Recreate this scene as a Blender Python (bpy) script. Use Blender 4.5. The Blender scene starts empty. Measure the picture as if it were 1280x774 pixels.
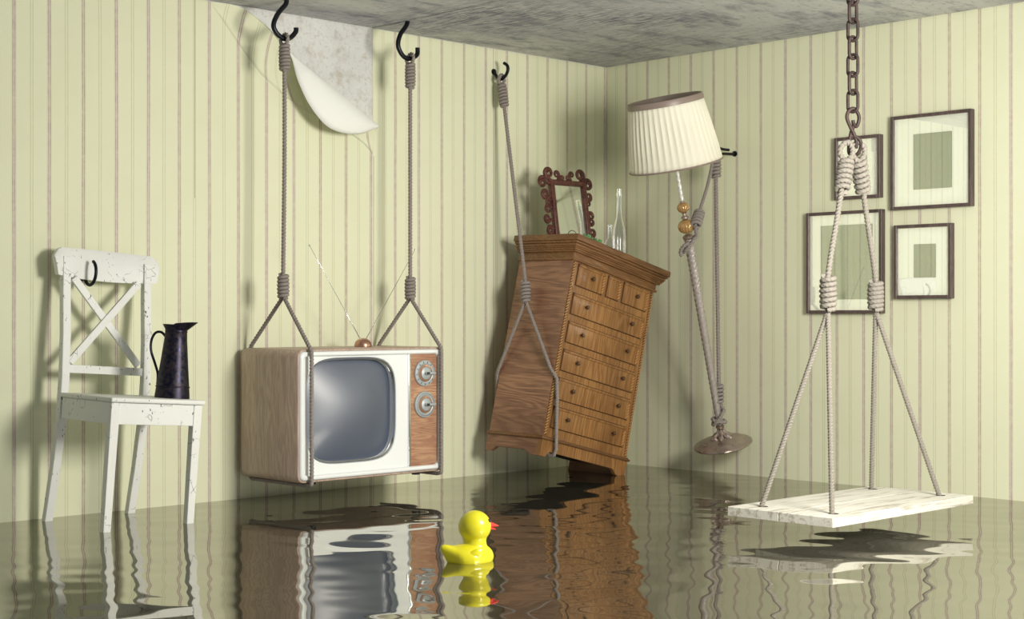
import bpy, bmesh, math, random
from mathutils import Vector, Matrix, Euler
import numpy as np
random.seed(7)
PI = math.pi
S = bpy.context.scene
COL = S.collection

# ------------------------------------------------------------ camera
cam_d = bpy.data.cameras.new('camera'); cam = bpy.data.objects.new('camera', cam_d); COL.objects.link(cam)
cam_d.sensor_width = 36; cam_d.lens = 36 * 1905 / 1280; cam_d.shift_y = 7.5 / 1280; cam_d.clip_end = 100
CAM = Vector((4.946, -5.442, 0.707)); R_ = Vector((.697, .717, 0)).normalized(); F_ = Vector((-.717, .697, 0)).normalized(); U_ = Vector((0, 0, 1))
cam.matrix_world = Matrix.Translation(CAM) @ Matrix((R_, U_, -F_)).transposed().to_4x4()
S.camera = cam
# ------------------------------------------------------------ light
S.view_settings.view_transform = 'Standard'; S.view_settings.look = 'None'
S.view_settings.exposure = 0.0; S.view_settings.gamma = 1.0; S.view_settings.use_curve_mapping = False
W = bpy.data.worlds.new('world'); S.world = W; W.use_nodes = True
W.node_tree.nodes['Background'].inputs[0].default_value = (.78, .89, 1.0, 1)
W.node_tree.nodes['Background'].inputs[1].default_value = 0.25
def area(name, loc, target, sx, sy, power, col):
    d = bpy.data.lights.new(name, 'AREA'); d.shape = 'RECTANGLE'; d.size = sx; d.size_y = sy; d.energy = power; d.color = col
    o = bpy.data.objects.new(name, d); COL.objects.link(o); o.location = loc
    o.rotation_euler = (Vector(target) - Vector(loc)).to_track_quat('-Z', 'Y').to_euler(); return o
area('window_light', (3.65, -1.9, 1.2), (0, -1.6, .95), .7, .7, 92, (1, .955, .85))

# ------------------------------------------------------------ node helpers
class NT:
    def __init__(s, name):
        s.m = bpy.data.materials.new(name); s.m.use_nodes = True; s.t = s.m.node_tree; s.b = s.t.nodes['Principled BSDF']; s.out = s.t.nodes['Material Output']
    def n(s, kind, **kw):
        x = s.t.nodes.new('ShaderNode' + kind)
        for k, v in kw.items():
            if k.startswith('i_'):
                k = k[2:]; k = int(k) if k.isdigit() else k.replace('_', ' ')
                if isinstance(v, bpy.types.NodeSocket): s.t.links.new(v, x.inputs[k])
                else: x.inputs[k].default_value = v
            else: setattr(x, k, v)
        return x
    def link(s, a, b): s.t.links.new(a, b)
    def math(s, op, a, b=None, c=None):
        x = s.n('Math', operation=op)
        for i, v in enumerate((a, b, c)):
            if v is None: continue
            if isinstance(v, bpy.types.NodeSocket): s.link(v, x.inputs[i])
            else: x.inputs[i].default_value = v
        return x.outputs[0]
    def ramp(s, fac, stops, interp='LINEAR'):
        x = s.n('ValToRGB'); s.link(fac, x.inputs[0]); cr = x.color_ramp; cr.interpolation = interp
        while len(cr.elements) < len(stops): cr.elements.new(.5)
        for e, (p, c) in zip(cr.elements, stops):
            e.position = p; e.color = (c, c, c, 1) if isinstance(c, (int, float)) else tuple(c) + (1,)
        return x.outputs[0]
    def mix(s, fac, a, b, mode='MIX'):
        x = s.n('Mix', data_type='RGBA', blend_type=mode)
        for i, v in ((0, fac), (6, a), (7, b)):
            if isinstance(v, bpy.types.NodeSocket): s.link(v, x.inputs[i])
            else: x.inputs[i].default_value = v if i == 0 else tuple(v) + (1,)
        return x.outputs[2]
    def co(s, which='Object', scale=(1, 1, 1), loc=(0, 0, 0), rot=(0, 0, 0)):
        t = s.n('TexCoord'); mp = s.n('Mapping'); s.link(t.outputs[which], mp.inputs[0])
        mp.inputs['Scale'].default_value = scale; mp.inputs['Location'].default_value = loc; mp.inputs['Rotation'].default_value = rot
        return mp.outputs[0]
    def noise(s, v, scale, detail=4, rough=.5, dist=0):
        return s.n('TexNoise', i_Vector=v, i_Scale=scale, i_Detail=detail, i_Roughness=rough, i_Distortion=dist).outputs[0]
    def bump(s, h, strength=.3, dist=.002):
        b = s.n('Bump'); b.inputs['Strength'].default_value = strength; b.inputs['Distance'].default_value = dist; s.link(h, b.inputs['Height'])
        s.link(b.outputs[0], s.b.inputs['Normal'])
    def set(s, color=None, rough=None, metal=None, **kw):
        for k, v in (('Base Color', color), ('Roughness', rough), ('Metallic', metal)):
            if v is None: continue
            if isinstance(v, bpy.types.NodeSocket): s.link(v, s.b.inputs[k])
            else: s.b.inputs[k].default_value = tuple(v) + (1,) if k == 'Base Color' else v
        for k, v in kw.items(): s.b.inputs[k.replace('_', ' ')].default_value = v
        return s.m
def plain(name, c, rough=.5, metal=0, **kw): return NT(name).set(c, rough, metal, **kw)

def wallpaper_mat():
    t = NT('striped_wallpaper')
    uv = t.n('UVMap').outputs[0]
    sep = t.n('SeparateXYZ', i_0=uv)
    wob = t.math('MULTIPLY', t.math('SUBTRACT', t.noise(uv, 2.5, 2), .5), .004)
    u = t.math('FRACT', t.math('DIVIDE', t.math('ADD', sep.outputs[0], wob), .1308))
    base = (.77, .785, .59); pu = (.44, .34, .33); ta = (.68, .64, .49); li = (.76, .73, .60); gr = (.585, .61, .41)
    W_ = .1308
    d = t.math('MULTIPLY', t.math('ABSOLUTE', t.math('SUBTRACT', u, .75)), W_ / .02)
    g = t.math('MULTIPLY', t.math('ABSOLUTE', t.math('SUBTRACT', u, .25)), W_ / .02)
    def lines(fac, stops):
        st = []
        for x0, x1, c in stops: st += [(x0 / 20 + .008, c), (x1 / 20 - .008, c)]
        return t.ramp(fac, st)
    cp = lines(d, [(-.5, 1.2, li), (1.2, 6.0, pu), (6.0, 8.4, base), (8.4, 9.8, ta), (9.8, 20, base)])
    cg = lines(g, [(-.5, 2.6, base), (3.2, 6.2, gr), (6.2, 20, base)])
    col = t.mix(t.math('LESS_THAN', g, 1.0), cp, cg)
    # weave and faint fading of the print
    w1 = t.n('TexWave', wave_type='BANDS', bands_direction='X', i_Vector=uv, i_Scale=150., i_Distortion=1.5, i_Detail=1.).outputs[1]
    n1 = t.noise(uv, 260, 2); n2 = t.noise(uv, 3.2, 5, .6)
    worn = t.ramp(t.noise(uv, 38, 5, .7), [(.40, .0), (.75, .5)])
    col = t.mix(worn, col, base)
    col = t.mix(t.math('MULTIPLY', t.math('SUBTRACT', n1, .3), .22), col, (.62, .64, .42))
    col = t.mix(t.ramp(n2, [(.45, 0), (.75, .25)]), col, (.66, .66, .45))
    t.set(col, .75); t.b.inputs['Specular IOR Level'].default_value = .2
    t.bump(n1, .12, .001)
    return t.m
def concrete(name, a, b, dark, streak=True, stretch=(1, 1, 1)):
    t = NT(name); c = t.co('Object', stretch)
    n1 = t.noise(c, 2.2, 8, .65, .6); n2 = t.noise(c, 14, 8, .7); n3 = t.noise(c, 70, 5, .6)
    col = t.mix(t.ramp(n1, [(.35, 0), (.65, 1)]), a, b)
    col = t.mix(t.ramp(n2, [(.50, 0), (.72, .8)]), col, dark)
    col = t.mix(t.ramp(n3, [(.55, 0), (.72, .55)]), col, dark)
    if stretch[0] < 1:
        n4 = t.noise(t.co('Object', (.6, .6, 1)), 1.6, 3, .5)
        n5 = t.noise(t.co('Object', (4, 30, 1), rot=(0, 0, .5)), 3, 6, .7)
        col = t.mix(t.math('MULTIPLY', t.ramp(n4, [(.42, 0), (.62, .9)]), t.ramp(n5, [(.42, .15), (.6, 1)])), col, dark)
    t.set(col, .85); t.bump(t.math('ADD', n2, n3), .35, .004); return t.m
def wood_mat(name, dark, mid, light, axis='Z', scale=1., rings=9., rough=.4, dist=5., contrast=1.):
    t = NT(name)
    sc = {'Z': (1, 1, .12), 'Y': (1, .12, 1), 'X': (.12, 1, 1)}[axis]
    c = t.co('Object', tuple(v * scale for v in sc), loc=(3.1, 1.7, .4))
    n1 = t.noise(c, 3, 3, .5, .4)
    c2 = t.n('VectorMath', operation='ADD', i_0=c, i_1=t.n('TexNoise', i_Vector=c, i_Scale=5., i_Detail=2.).outputs[1]).outputs[0]
    bd = 'DIAGONAL'
    w = t.n('TexWave', wave_type='BANDS', bands_direction=bd, i_Vector=c2, i_Scale=rings, i_Distortion=dist, i_Detail=3., i_Detail_Scale=1.5).outputs[1]
    f = t.noise(t.co('Object', tuple(v * scale * 1. for v in {'Z': (60, 60, 2.5), 'Y': (60, 2.5, 60), 'X': (2.5, 60, 60)}[axis])), 3, 4, .6)
    col = t.mix(t.ramp(w, [(.1, 0), (.9, 1)]), mid, light)
    col = t.mix(t.ramp(n1, [(.4, 0), (.7, .6 * contrast)]), col, dark)
    col = t.mix(t.ramp(f, [(.48, 0), (.66, .65 * contrast)]), col, dark)
    t.set(col, rough); t.bump(f, .12, .0015); return t.m
def scuffed_white():
    t = NT('scuffed_white_paint'); c = t.co()
    n = t.noise(c, 4, 5, .6)
    col = t.mix(t.ramp(n, [(.4, 0), (.75, .5)]), (.80, .81, .79), (.68, .70, .69))
    sp = t.ramp(t.noise(t.co('Object', (1, 1, .45)), 130, 2, .5), [(.66, 0), (.675, 1)])
    spm = t.ramp(t.noise(c, 14, 3), [(.50, 0), (.58, 1)])
    vor = t.n('TexVoronoi', feature='DISTANCE_TO_EDGE', i_Vector=t.n('VectorMath', operation='ADD', i_0=c, i_1=t.n('VectorMath', operation='SCALE', i_0=t.n('TexNoise', i_Vector=c, i_Scale=6., i_Detail=3.).outputs[1], i_Scale=.22).outputs[0]).outputs[0], i_Scale=11.)
    cr = t.ramp(vor.outputs[0], [(0, .8), (.006, .6), (.011, 0)])
    crm = t.ramp(t.noise(t.co('Object', (1, 1, 1), (5, 2, 1)), 10, 2), [(.58, 0), (.62, 1)])
    f = t.math('MAXIMUM', t.math('MULTIPLY', sp, spm), t.math('MULTIPLY', cr, crm))
    col = t.mix(f, col, (.06, .06, .05))
    t.set(col, .5); t.bump(t.noise(c, 60, 3), .1, .002); return t.m
def rope_mat(name, a, b):
    t = NT(name); c = t.co(); n = t.noise(c, 240, 3, .6)
    t.set(t.mix(t.ramp(n, [(.35, 0), (.65, 1)]), a, b), .85); t.bump(n, .5, .001); return t.m
def worn_metal(name, a, b, rough=.45, metal=.8, sc=30):
    t = NT(name); c = t.co(); n = t.noise(c, sc, 6, .65)
    t.set(t.mix(t.ramp(n, [(.4, 0), (.62, 1)]), a, b), t.ramp(n, [(.3, rough - .1), (.7, rough + .2)]), metal); t.bump(n, .2, .001); return t.m

M = {}
M['paper'] = wallpaper_mat()
M['paper_back'] = plain('paper_back', (.86, .87, .85), .7)
M['plaster'] = concrete('bare_plaster', (.76, .77, .76), (.62, .63, .63), (.42, .36, .29), stretch=(1, 1, 1))
M['ceiling'] = concrete('board_marked_concrete', (.66, .66, .64), (.46, .47, .485), (.09, .10, .16), stretch=(.9, .32, 1))
M['floor'] = concrete('floor_concrete', (.16, .16, .13), (.1, .1, .09), (.05, .05, .05))
M['white'] = scuffed_white()
M['rope'] = rope_mat('grey_rope', (.31, .27, .25), (.23, .20, .19))
M['rope_pale'] = rope_mat('pale_rope', (.30, .275, .24), (.22, .20, .175))
M['iron'] = plain('black_iron', (.012, .013, .02), .35, .6)
M['chain'] = worn_metal('rusty_chain', (.035, .024, .024), (.075, .045, .04), .55, .3, 40)
M['oak'] = wood_mat('honey_oak', (.11, .045, .015), (.27, .125, .038), (.38, .19, .065), 'Z', 1.2, 8)
M['oak_h'] = wood_mat('honey_oak_moulding', (.085, .038, .016), (.20, .092, .032), (.27, .13, .048), 'Y', 1.2, 8)
M['oak_pale'] = plain('pale_oak_carving', (.50, .27, .11), .45)
M['walnut'] = wood_mat('figured_brown_veneer', (.13, .058, .036), (.28, .135, .082), (.42, .22, .13), 'X', .8, 9, .35, 9., 1.)
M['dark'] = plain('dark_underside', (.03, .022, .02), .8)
M['groove'] = plain('dark_groove', (.035, .016, .008), .7)
M['knob'] = plain('bronze_knob', (.16, .09, .055), .3, .6)
M['tvwood'] = wood_mat('grey_brown_laminate', (.25, .17, .135), (.46, .34, .28), (.56, .43, .35), 'Z', 3.5, 3, .4, 3., .7)
M['tvpanel'] = wood_mat('reddish_panel_wood', (.22, .09, .06), (.42, .22, .14), (.55, .34, .20), 'Y', 3., 5, .4, 4., 1.)
M['bezel'] = plain('white_enamel', (.84, .87, .88), .25)
M['chrome'] = plain('chrome', (.75, .76, .78), .18, 1)
M['silver'] = plain('brushed_silver', (.42, .46, .48), .45, .3)
M['copper'] = plain('copper', (.50, .28, .20), .3, .8)
M['screen'] = plain('picture_tube', (.035, .055, .11), .60, 0, Specular_IOR_Level=1.0, Coat_Weight=1.0, Coat_Roughness=.45, Coat_IOR=1.9)
M['black'] = plain('black_mark', (.02, .02, .03), .5)
M['jug'] = worn_metal('tarnished_metal', (.016, .017, .038), (.055, .045, .055), .36, .85, 70)
M['mirror'] = plain('mirror_glass', (.85, .88, .86), .02, 1)
M['carved'] = worn_metal('carved_mahogany', (.06, .018, .015), (.14, .045, .032), .35, .0, 60)
M['shade'] = plain('cream_pleated_cloth', (.84, .81, .69), .8, 0, Subsurface_Weight=.0)
M['trim'] = plain('taupe_satin_trim', (.27, .21, .185), .4)
M['pewter'] = worn_metal('aged_pewter', (.36, .29, .26), (.47, .40, .36), .3, .75, 18)
M['pole'] = plain('pale_grey_pole', (.37, .33, .31), .4, .2)
M['polew'] = plain('white_twisted_metal', (.80, .80, .80), .3, .2)
M['amber'] = plain('amber_glass', (.50, .30, .12), .15, .35, Coat_Weight=.6)
M['frame'] = wood_mat('dark_frame_wood', (.04, .025, .025), (.095, .065, .062), (.14, .10, .095), 'Z', 6, 4)
M['mat'] = plain('white_card', (.60, .60, .55), .8)
M['print'] = plain('grey_green_print', (.17, .19, .12), .7)
M['duck'] = plain('yellow_rubber', (.72, .66, .02), .3, 0, Coat_Weight=.3, Coat_Roughness=.1)
M['beak'] = plain('red_beak', (.72, .06, .05), .25)
M['bead'] = plain('green_glass_bead', (.12, .30, .12), .15)
def seat_boards():
    t = NT('whitewashed_boards'); c = t.co('Object', (1, .08, 1))
    n = t.noise(c, 55, 6, .7, .3); n2 = t.noise(t.co(), 9, 3)
    f = t.math('MULTIPLY', t.ramp(n, [(.50, 0), (.60, 1)]), t.ramp(n2, [(.3, .3), (.6, 1)]))
    t.set(t.mix(f, (.70, .69, .63), (.40, .36, .30)), .6); t.bump(n, .3, .002); return t.m
M['boards'] = seat_boards()
def glassy(name, col, refl, rough=.0):
    # thin pane: clear with a mirror reflection on top
    t = NT(name); tr = t.n('BsdfTransparent', i_0=col + (1,)); gl = t.n('BsdfGlossy', i_0=(1, 1, 1, 1), i_1=rough)
    fr = t.n('Fresnel', i_0=1.5).outputs[0]
    f = t.math('ADD', t.math('MULTIPLY', fr, (.6)), refl)
    t.link(f, gl.inputs[0])
    mx = t.n('AddShader'); t.link(tr.outputs[0], mx.inputs[0]); t.link(gl.outputs[0], mx.inputs[1]); t.link(mx.outputs[0], t.out.inputs[0])
    t.t.nodes.remove(t.b); return t.m
M['pane'] = glassy('picture_glass', (.88, .89, .88), .19)
M['bottle'] = glassy('bottle_glass', (.88, .89, .95), .01, .12)
def water_mat():
    t = NT('murky_water')
    di = t.n('BsdfDiffuse', i_0=(.055, .052, .042, 1)); gl = t.n('BsdfGlossy', i_0=(.86, .85, .80, 1), i_1=.02)
    fr = t.n('Fresnel', i_0=1.42).outputs[0]
    f = t.math('ADD', t.math('MULTIPLY', fr, .58), .44)
    mx = t.n('MixShader', i_0=f); t.link(di.outputs[0], mx.inputs[1]); t.link(gl.outputs[0], mx.inputs[2]); t.link(mx.outputs[0], t.out.inputs[0])
    t.t.nodes.remove(t.b); return t.m
M['water'] = water_mat()

# ------------------------------------------------------------ mesh helpers
def NB(): return bmesh.new()
def obj(name, bm, mat, parent=None, smooth=False, mats=None):
    me = bpy.data.meshes.new(name); bm.normal_update(); bm.to_mesh(me); bm.free()
    for m in (mats or [mat]): me.materials.append(M[m])
    if smooth:
        me.polygons.foreach_set('use_smooth', [True] * len(me.polygons)); me.set_sharp_from_angle(angle=math.radians(42))
    o = bpy.data.objects.new(name, me); COL.objects.link(o)
    if parent: o.parent = parent
    return o
def tag(o, label, cat, group=None, kind=None):
    if label: o['label'] = label
    if cat: o['category'] = cat
    if group: o['group'] = group
    if kind: o['kind'] = kind
    return o
def thing(name, label, cat, loc=(0, 0, 0), rot=(0, 0, 0), group=None):
    o = bpy.data.objects.new(name, None); COL.objects.link(o); o.empty_display_size = .05
    o.location = loc; o.rotation_euler = rot; return tag(o, label, cat, group)
def box(bm, x0, x1, y0, y1, z0, z1, bev=0, seg=2):
    r = bmesh.ops.create_cube(bm, size=1); vs = r['verts']
    for v in vs: v.co = Vector(((x0 + x1) / 2 + v.co.x * (x1 - x0), (y0 + y1) / 2 + v.co.y * (y1 - y0), (z0 + z1) / 2 + v.co.z * (z1 - z0)))
    if bev: bmesh.ops.bevel(bm, geom=list({e for v in vs for e in v.link_edges}), offset=bev, segments=seg, profile=.5, affect='EDGES')
    return vs
def prism(bm, pts, a0, a1, axis):
    """extrude outline pts (2D) between a0 and a1 along axis (0,1,2)"""
    def mk(p, a):
        c = [p[0], p[1]]; c.insert(axis, a); return bm.verts.new(c)
    A = [mk(p, a0) for p in pts]; B = [mk(p, a1) for p in pts]; n = len(pts)
    fs = [bm.faces.new(A), bm.faces.new(B)] + [bm.faces.new((A[i], A[(i + 1) % n], B[(i + 1) % n], B[i])) for i in range(n)]
    bmesh.ops.recalc_face_normals(bm, faces=fs); return A + B
def beam(bm, p0, p1, w, d, w1=None, d1=None, ref=(1, 0, 0), bev=0):
    """square bar from p0 to p1, width w along the side axis, d along ref"""
    p0 = Vector(p0); p1 = Vector(p1); z = (p1 - p0).normalized(); x = Vector(ref); x = (x - z * x.dot(z)).normalized(); y = z.cross(x)
    w1 = w if w1 is None else w1; d1 = d if d1 is None else d1
    vs = []
    for p, a, b in ((p0, d, w), (p1, d1, w1)):
        for sx, sy in ((-1, -1), (1, -1), (1, 1), (-1, 1)): vs.append(bm.verts.new(p + x * sx * a / 2 + y * sy * b / 2))
    fs = [bm.faces.new(vs[3::-1]), bm.faces.new(vs[4:])] + [bm.faces.new((vs[i], vs[(i + 1) % 4], vs[4 + (i + 1) % 4], vs[4 + i])) for i in range(4)]
    bmesh.ops.recalc_face_normals(bm, faces=fs)
    if bev: bmesh.ops.bevel(bm, geom=list({e for v in vs for e in v.link_edges}), offset=bev, segments=2, profile=.5, affect='EDGES')
def lathe(bm, prof, n=32, rfun=None, mat4=None, caps=True):
    rings = []
    for r, z in prof:
        ring = []
        for i in range(n):
            a = 2 * PI * i / n; rr = r * (rfun(a, z) if rfun else 1)
            p = Vector((rr * math.cos(a), rr * math.sin(a), z)); ring.append(bm.verts.new(mat4 @ p if mat4 else p))
        rings.append(ring)
    fs = []
    for a, b in zip(rings, rings[1:]):
        for i in range(n): fs.append(bm.faces.new((a[i], a[(i + 1) % n], b[(i + 1) % n], b[i])))
    if caps:
        if prof[0][0] > 1e-5: fs.append(bm.faces.new(rings[0][::-1]))
        if prof[-1][0] > 1e-5: fs.append(bm.faces.new(rings[-1]))
    bmesh.ops.remove_doubles(bm, verts=rings[0] + rings[-1], dist=1e-5)
def smooth_path(pts, sub=8, closed=False):
    P = [Vector(p) for p in pts]; n = len(P); out = []
    for i in range(n if closed else n - 1):
        if closed: a, b, c, d = P[i - 1], P[i], P[(i + 1) % n], P[(i + 2) % n]
        else: a, b, c, d = P[max(i - 1, 0)], P[i], P[i + 1], P[min(i + 2, n - 1)]
        for k in range(sub):
            t = k / sub
            out.append(.5 * ((2 * b) + (c - a) * t + (2 * a - 5 * b + 4 * c - d) * t * t + (3 * b - a - 3 * c + d) * t ** 3))
    if not closed: out.append(P[-1])
    return out
def resample(P, step):
    out = [P[0].copy()]; acc = 0
    for a, b in zip(P, P[1:]):
        L = (b - a).length
        while acc + L >= step and L > 0:
            t = (step - acc) / L; a = a.lerp(b, t); out.append(a.copy()); L = (b - a).length; acc = 0
        acc += L
    out.append(P[-1].copy()); return out
def tube(bm, P, r, n=10, closed=False, twist=None, lobes=0, depth=.2, flat=None, cap=True):
    """sweep; r number or list; lobes + twist (length of a full turn) makes laid rope"""
    P = [Vector(p) for p in P]; m = len(P); rings = []
    T = [(P[(i + 1) % m] - P[i - 1]).normalized() if closed else (P[min(i + 1, m - 1)] - P[max(i - 1, 0)]).normalized() for i in range(m)]
    x = T[0].orthogonal().normalized(); s = 0
    for i in range(m):
        if i: x = (x - T[i] * x.dot(T[i])).normalized(); s += (P[i] - P[i - 1]).length
        y = T[i].cross(x); rr = r[i] if isinstance(r, (list, tuple)) else r
        ph = 2 * PI * s / twist if twist else 0; ring = []
        for k in range(n):
            a = 2 * PI * k / n; q = rr
            if lobes: q = rr * (1 - depth + depth * abs(math.cos(lobes / 2 * (a - ph))))
            ring.append(bm.verts.new(P[i] + x * q * math.cos(a) + y * q * math.sin(a)))
        rings.append(ring)
    fs = []
    for a, b in zip(rings, rings[1:] + ([rings[0]] if closed else [])):
        for k in range(n): fs.append(bm.faces.new((a[k], a[(k + 1) % n], b[(k + 1) % n], b[k])))
    if not closed and cap: fs.append(bm.faces.new(rings[0][::-1])); fs.append(bm.faces.new(rings[-1]))
    return rings
def rope(bm, pts, r=.0105, smooth=True, twist=.040, step=.003, n=18):
    P = smooth_path(pts, 10) if smooth else [Vector(p) for p in pts]
    tube(bm, resample(P, step), r, n, twist=twist, lobes=3, depth=.45)
def coil(bm, a, b, R, r, turns, twist=.026):
    """helix of rope wrapped round the line a-b"""
    a = Vector(a); b = Vector(b); z = (b - a).normalized(); x = z.orthogonal().normalized(); y = z.cross(x)
    N = int(turns * 26); P = []
    for i in range(N + 1):
        t = i / N; an = 2 * PI * turns * t; RR = R * (1 - .10 * (2 * t - 1) ** 2)
        if i < 5 or i > N - 5: RR *= .8
        P.append(a.lerp(b, t) + (x * math.cos(an) + y * math.sin(an)) * RR)
    tube(bm, resample(P, .004), r, 12, twist=twist, lobes=3, depth=.36)
def xf(bm, mat, since=None):
    bmesh.ops.transform(bm, matrix=mat, verts=bm.verts[:] if since is None else since)

# ------------------------------------------------------------ room shell
XR, YN = 5.4, -6.1        # the room runs from the corner (0,0) to x=XR along the right wall, y=YN along the left wall
H = 1.9
bm = NB(); box(bm, 0, XR, YN, 0, -.14, -.10); tag(obj('floor', bm, 'floor'), None, None, kind='structure')
# ceiling of cast slabs with open joints
bm = NB()
xs = [-.004, .012, 2.6, XR]; ys = [YN, -3.95, -1.452, .004]
jt = .009
for i in range(2):
    xa = (0.014, 2.6)[i]; xb = (2.6 - jt, XR)[i]
    for j in range(3): box(bm, xa, xb, ys[j] + jt / 2 + (0 if j < 2 else 0), ys[j + 1] - (jt / 2 if j < 2 else .014), H, H + .06)
box(bm, -.1, XR, YN, .1, H + .05, H + .1)
ceil = obj('ceiling', bm, 'ceiling'); ceil['kind'] = 'structure'
def wall_uv(me, f):
    uv = me.uv_layers.new(name='UVMap')
    for l in me.loops: uv.data[l.index].uv = f(me.vertices[l.vertex_index].co)
PER = .1308; UO = .75 * PER
UL = lambda y: y + 3.020 + UO + PER * 40
UR = lambda x: x - .129 + UO + PER * 40
# left wall: plaster behind, wallpaper sheet in front with the torn-open corner left bare
bm = NB(); box(bm, -.15, -.0015, YN, .0, -.14, H + .049)
wl = obj('wall_left', bm, 'plaster'); wl['kind'] = 'structure'
A_ = [(-2.234, 1.898), (-2.177, 1.836), (-2.097, 1.745), (-2.004, 1.651), (-1.890, 1.575), (-1.773, 1.522), (-1.665, 1.494), (-1.571, 1.459), (-1.488, 1.417), (-1.441, 1.377)]
bm = NB()
def face(pts, bmx=bm): return bmx.faces.new([bmx.verts.new((0, y, z)) for y, z in pts])
ya = A_[0][0]
face([(YN, -.14), (ya, -.14), (ya, 1.9), (YN, 1.9)])
for a, b in zip(A_, A_[1:]): face([(a[0], -.14), (b[0], -.14), b, a])
ye = A_[-1][0]
face([(ye, -.14), (0, -.14), (0, 1.9), (ye, 1.9)])
bmesh.ops.recalc_face_normals(bm, faces=bm.faces)
for f in bm.faces:
    if f.normal.x < 0: f.normal_flip()
wp = obj('wallpaper', bm, 'paper', wl); wall_uv(wp.data, lambda c: (UL(c.y), c.z))
bm = NB(); box(bm, -.15, XR, 0, .15, -.14, H + .049)
wr = obj('wall_right', bm, 'paper'); wr['kind'] = 'structure'; wall_uv(wr.data, lambda c: (UR(c.x), c.z))
# faint paper seams
bm = NB()
for y, z0, z1 in ((-1.437, .0, 1.37), (-2.300, 1.15, 1.9), (-.75, 0, 1.9)): box(bm, 0, .0006, y - .0008, y + .0008, z0, z1)
obj('paper_seam', bm, 'trim', wl)

# peeling corner of wallpaper
Bc = [(0.000, -2.234, 1.898), (0.018, -2.109, 1.892), (0.034, -2.009, 1.839), (0.048, -1.944, 1.783), (0.058, -1.905, 1.740), (0.070, -1.786, 1.667), (0.078, -1.673, 1.598), (0.076, -1.569, 1.541), (0.066, -1.499, 1.509), (0.052, -1.453, 1.491)]   # the bend
Cc = [(0.000, -2.234, 1.898), (0.019, -2.110, 1.892), (0.036, -2.011, 1.838), (0.052, -1.947, 1.779), (0.066, -1.907, 1.726), (0.094, -1.893, 1.627), (0.108, -1.842, 1.528), (0.104, -1.745, 1.452), (0.086, -1.598, 1.440), (0.054, -1.455, 1.484)]   # the free edge hanging back over
Am = smooth_path([(-.0008, y, z) for y, z in A_], 8); Bm = smooth_path(Bc, 8); Cm = smooth_path(Cc, 8)
bm = NB(); uvl = bm.loops.layers.uv.new('UVMap'); rows = []; NTT = 16
for i in range(len(Am)):
    a, b, c = Am[i], Bm[i], Cm[i]; row = []; L = 0; prev = None
    # circular-ish arc a -> b -> c : leaves the wall flat, bulges out, folds back over
    c1 = a.lerp(b, .55); c1.x = a.x + .10 * (b.x - a.x)
    fl = (c - b).length; c2 = b.lerp(c, .35) + Vector((.035 * min(1, fl / .1), .012 * min(1, fl / .1), .0))
    b2 = b
    for k in range(NTT + 1):
        t = k / NTT
        if t <= .5:
            s = t * 2; p = a * (1 - s) ** 2 + c1 * 2 * s * (1 - s) + b2 * s * s
        else:
            s = (t - .5) * 2; p = b2 * (1 - s) ** 2 + c2 * 2 * s * (1 - s) + c * s * s
        if prev is not None: L += (p - prev).length
        prev = p; row.append((bm.verts.new(p), (UL(a.y) + L * .55, a.z + L * .83)))
    rows.append(row)
for r0, r1 in zip(rows, rows[1:]):
    for k in range(NTT):
        q = (r0[k], r1[k], r1[k + 1], r0[k + 1]); f = bm.faces.new([v for v, _ in q])
        for l, (_, uv) in zip(f.loops, q): l[uvl].uv = uv
bmesh.ops.recalc_face_normals(bm, faces=bm.faces)
f0 = bm.faces[NTT * 40]
f0 = max(bm.faces, key=lambda f: -abs(f.calc_center_median().x - .01))
curl = obj('peeling_wallpaper', bm, 'paper', smooth=True, mats=['paper', 'paper_back', 'paper_back'])
# front (printed) side must face the room where it leaves the wall
me = curl.data
cen = min(me.polygons, key=lambda p: abs(p.center.x - .004) + abs(p.center.z - 1.5))
if cen.normal.x < 0: me.flip_normals()
md = curl.modifiers.new('thickness', 'SOLIDIFY'); md.thickness = .0012; md.offset = -1; md.material_offset = 1; md.material_offset_rim = 1
tag(curl, 'loose corner of striped wallpaper curling down and showing its white back', 'wallpaper')

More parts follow.
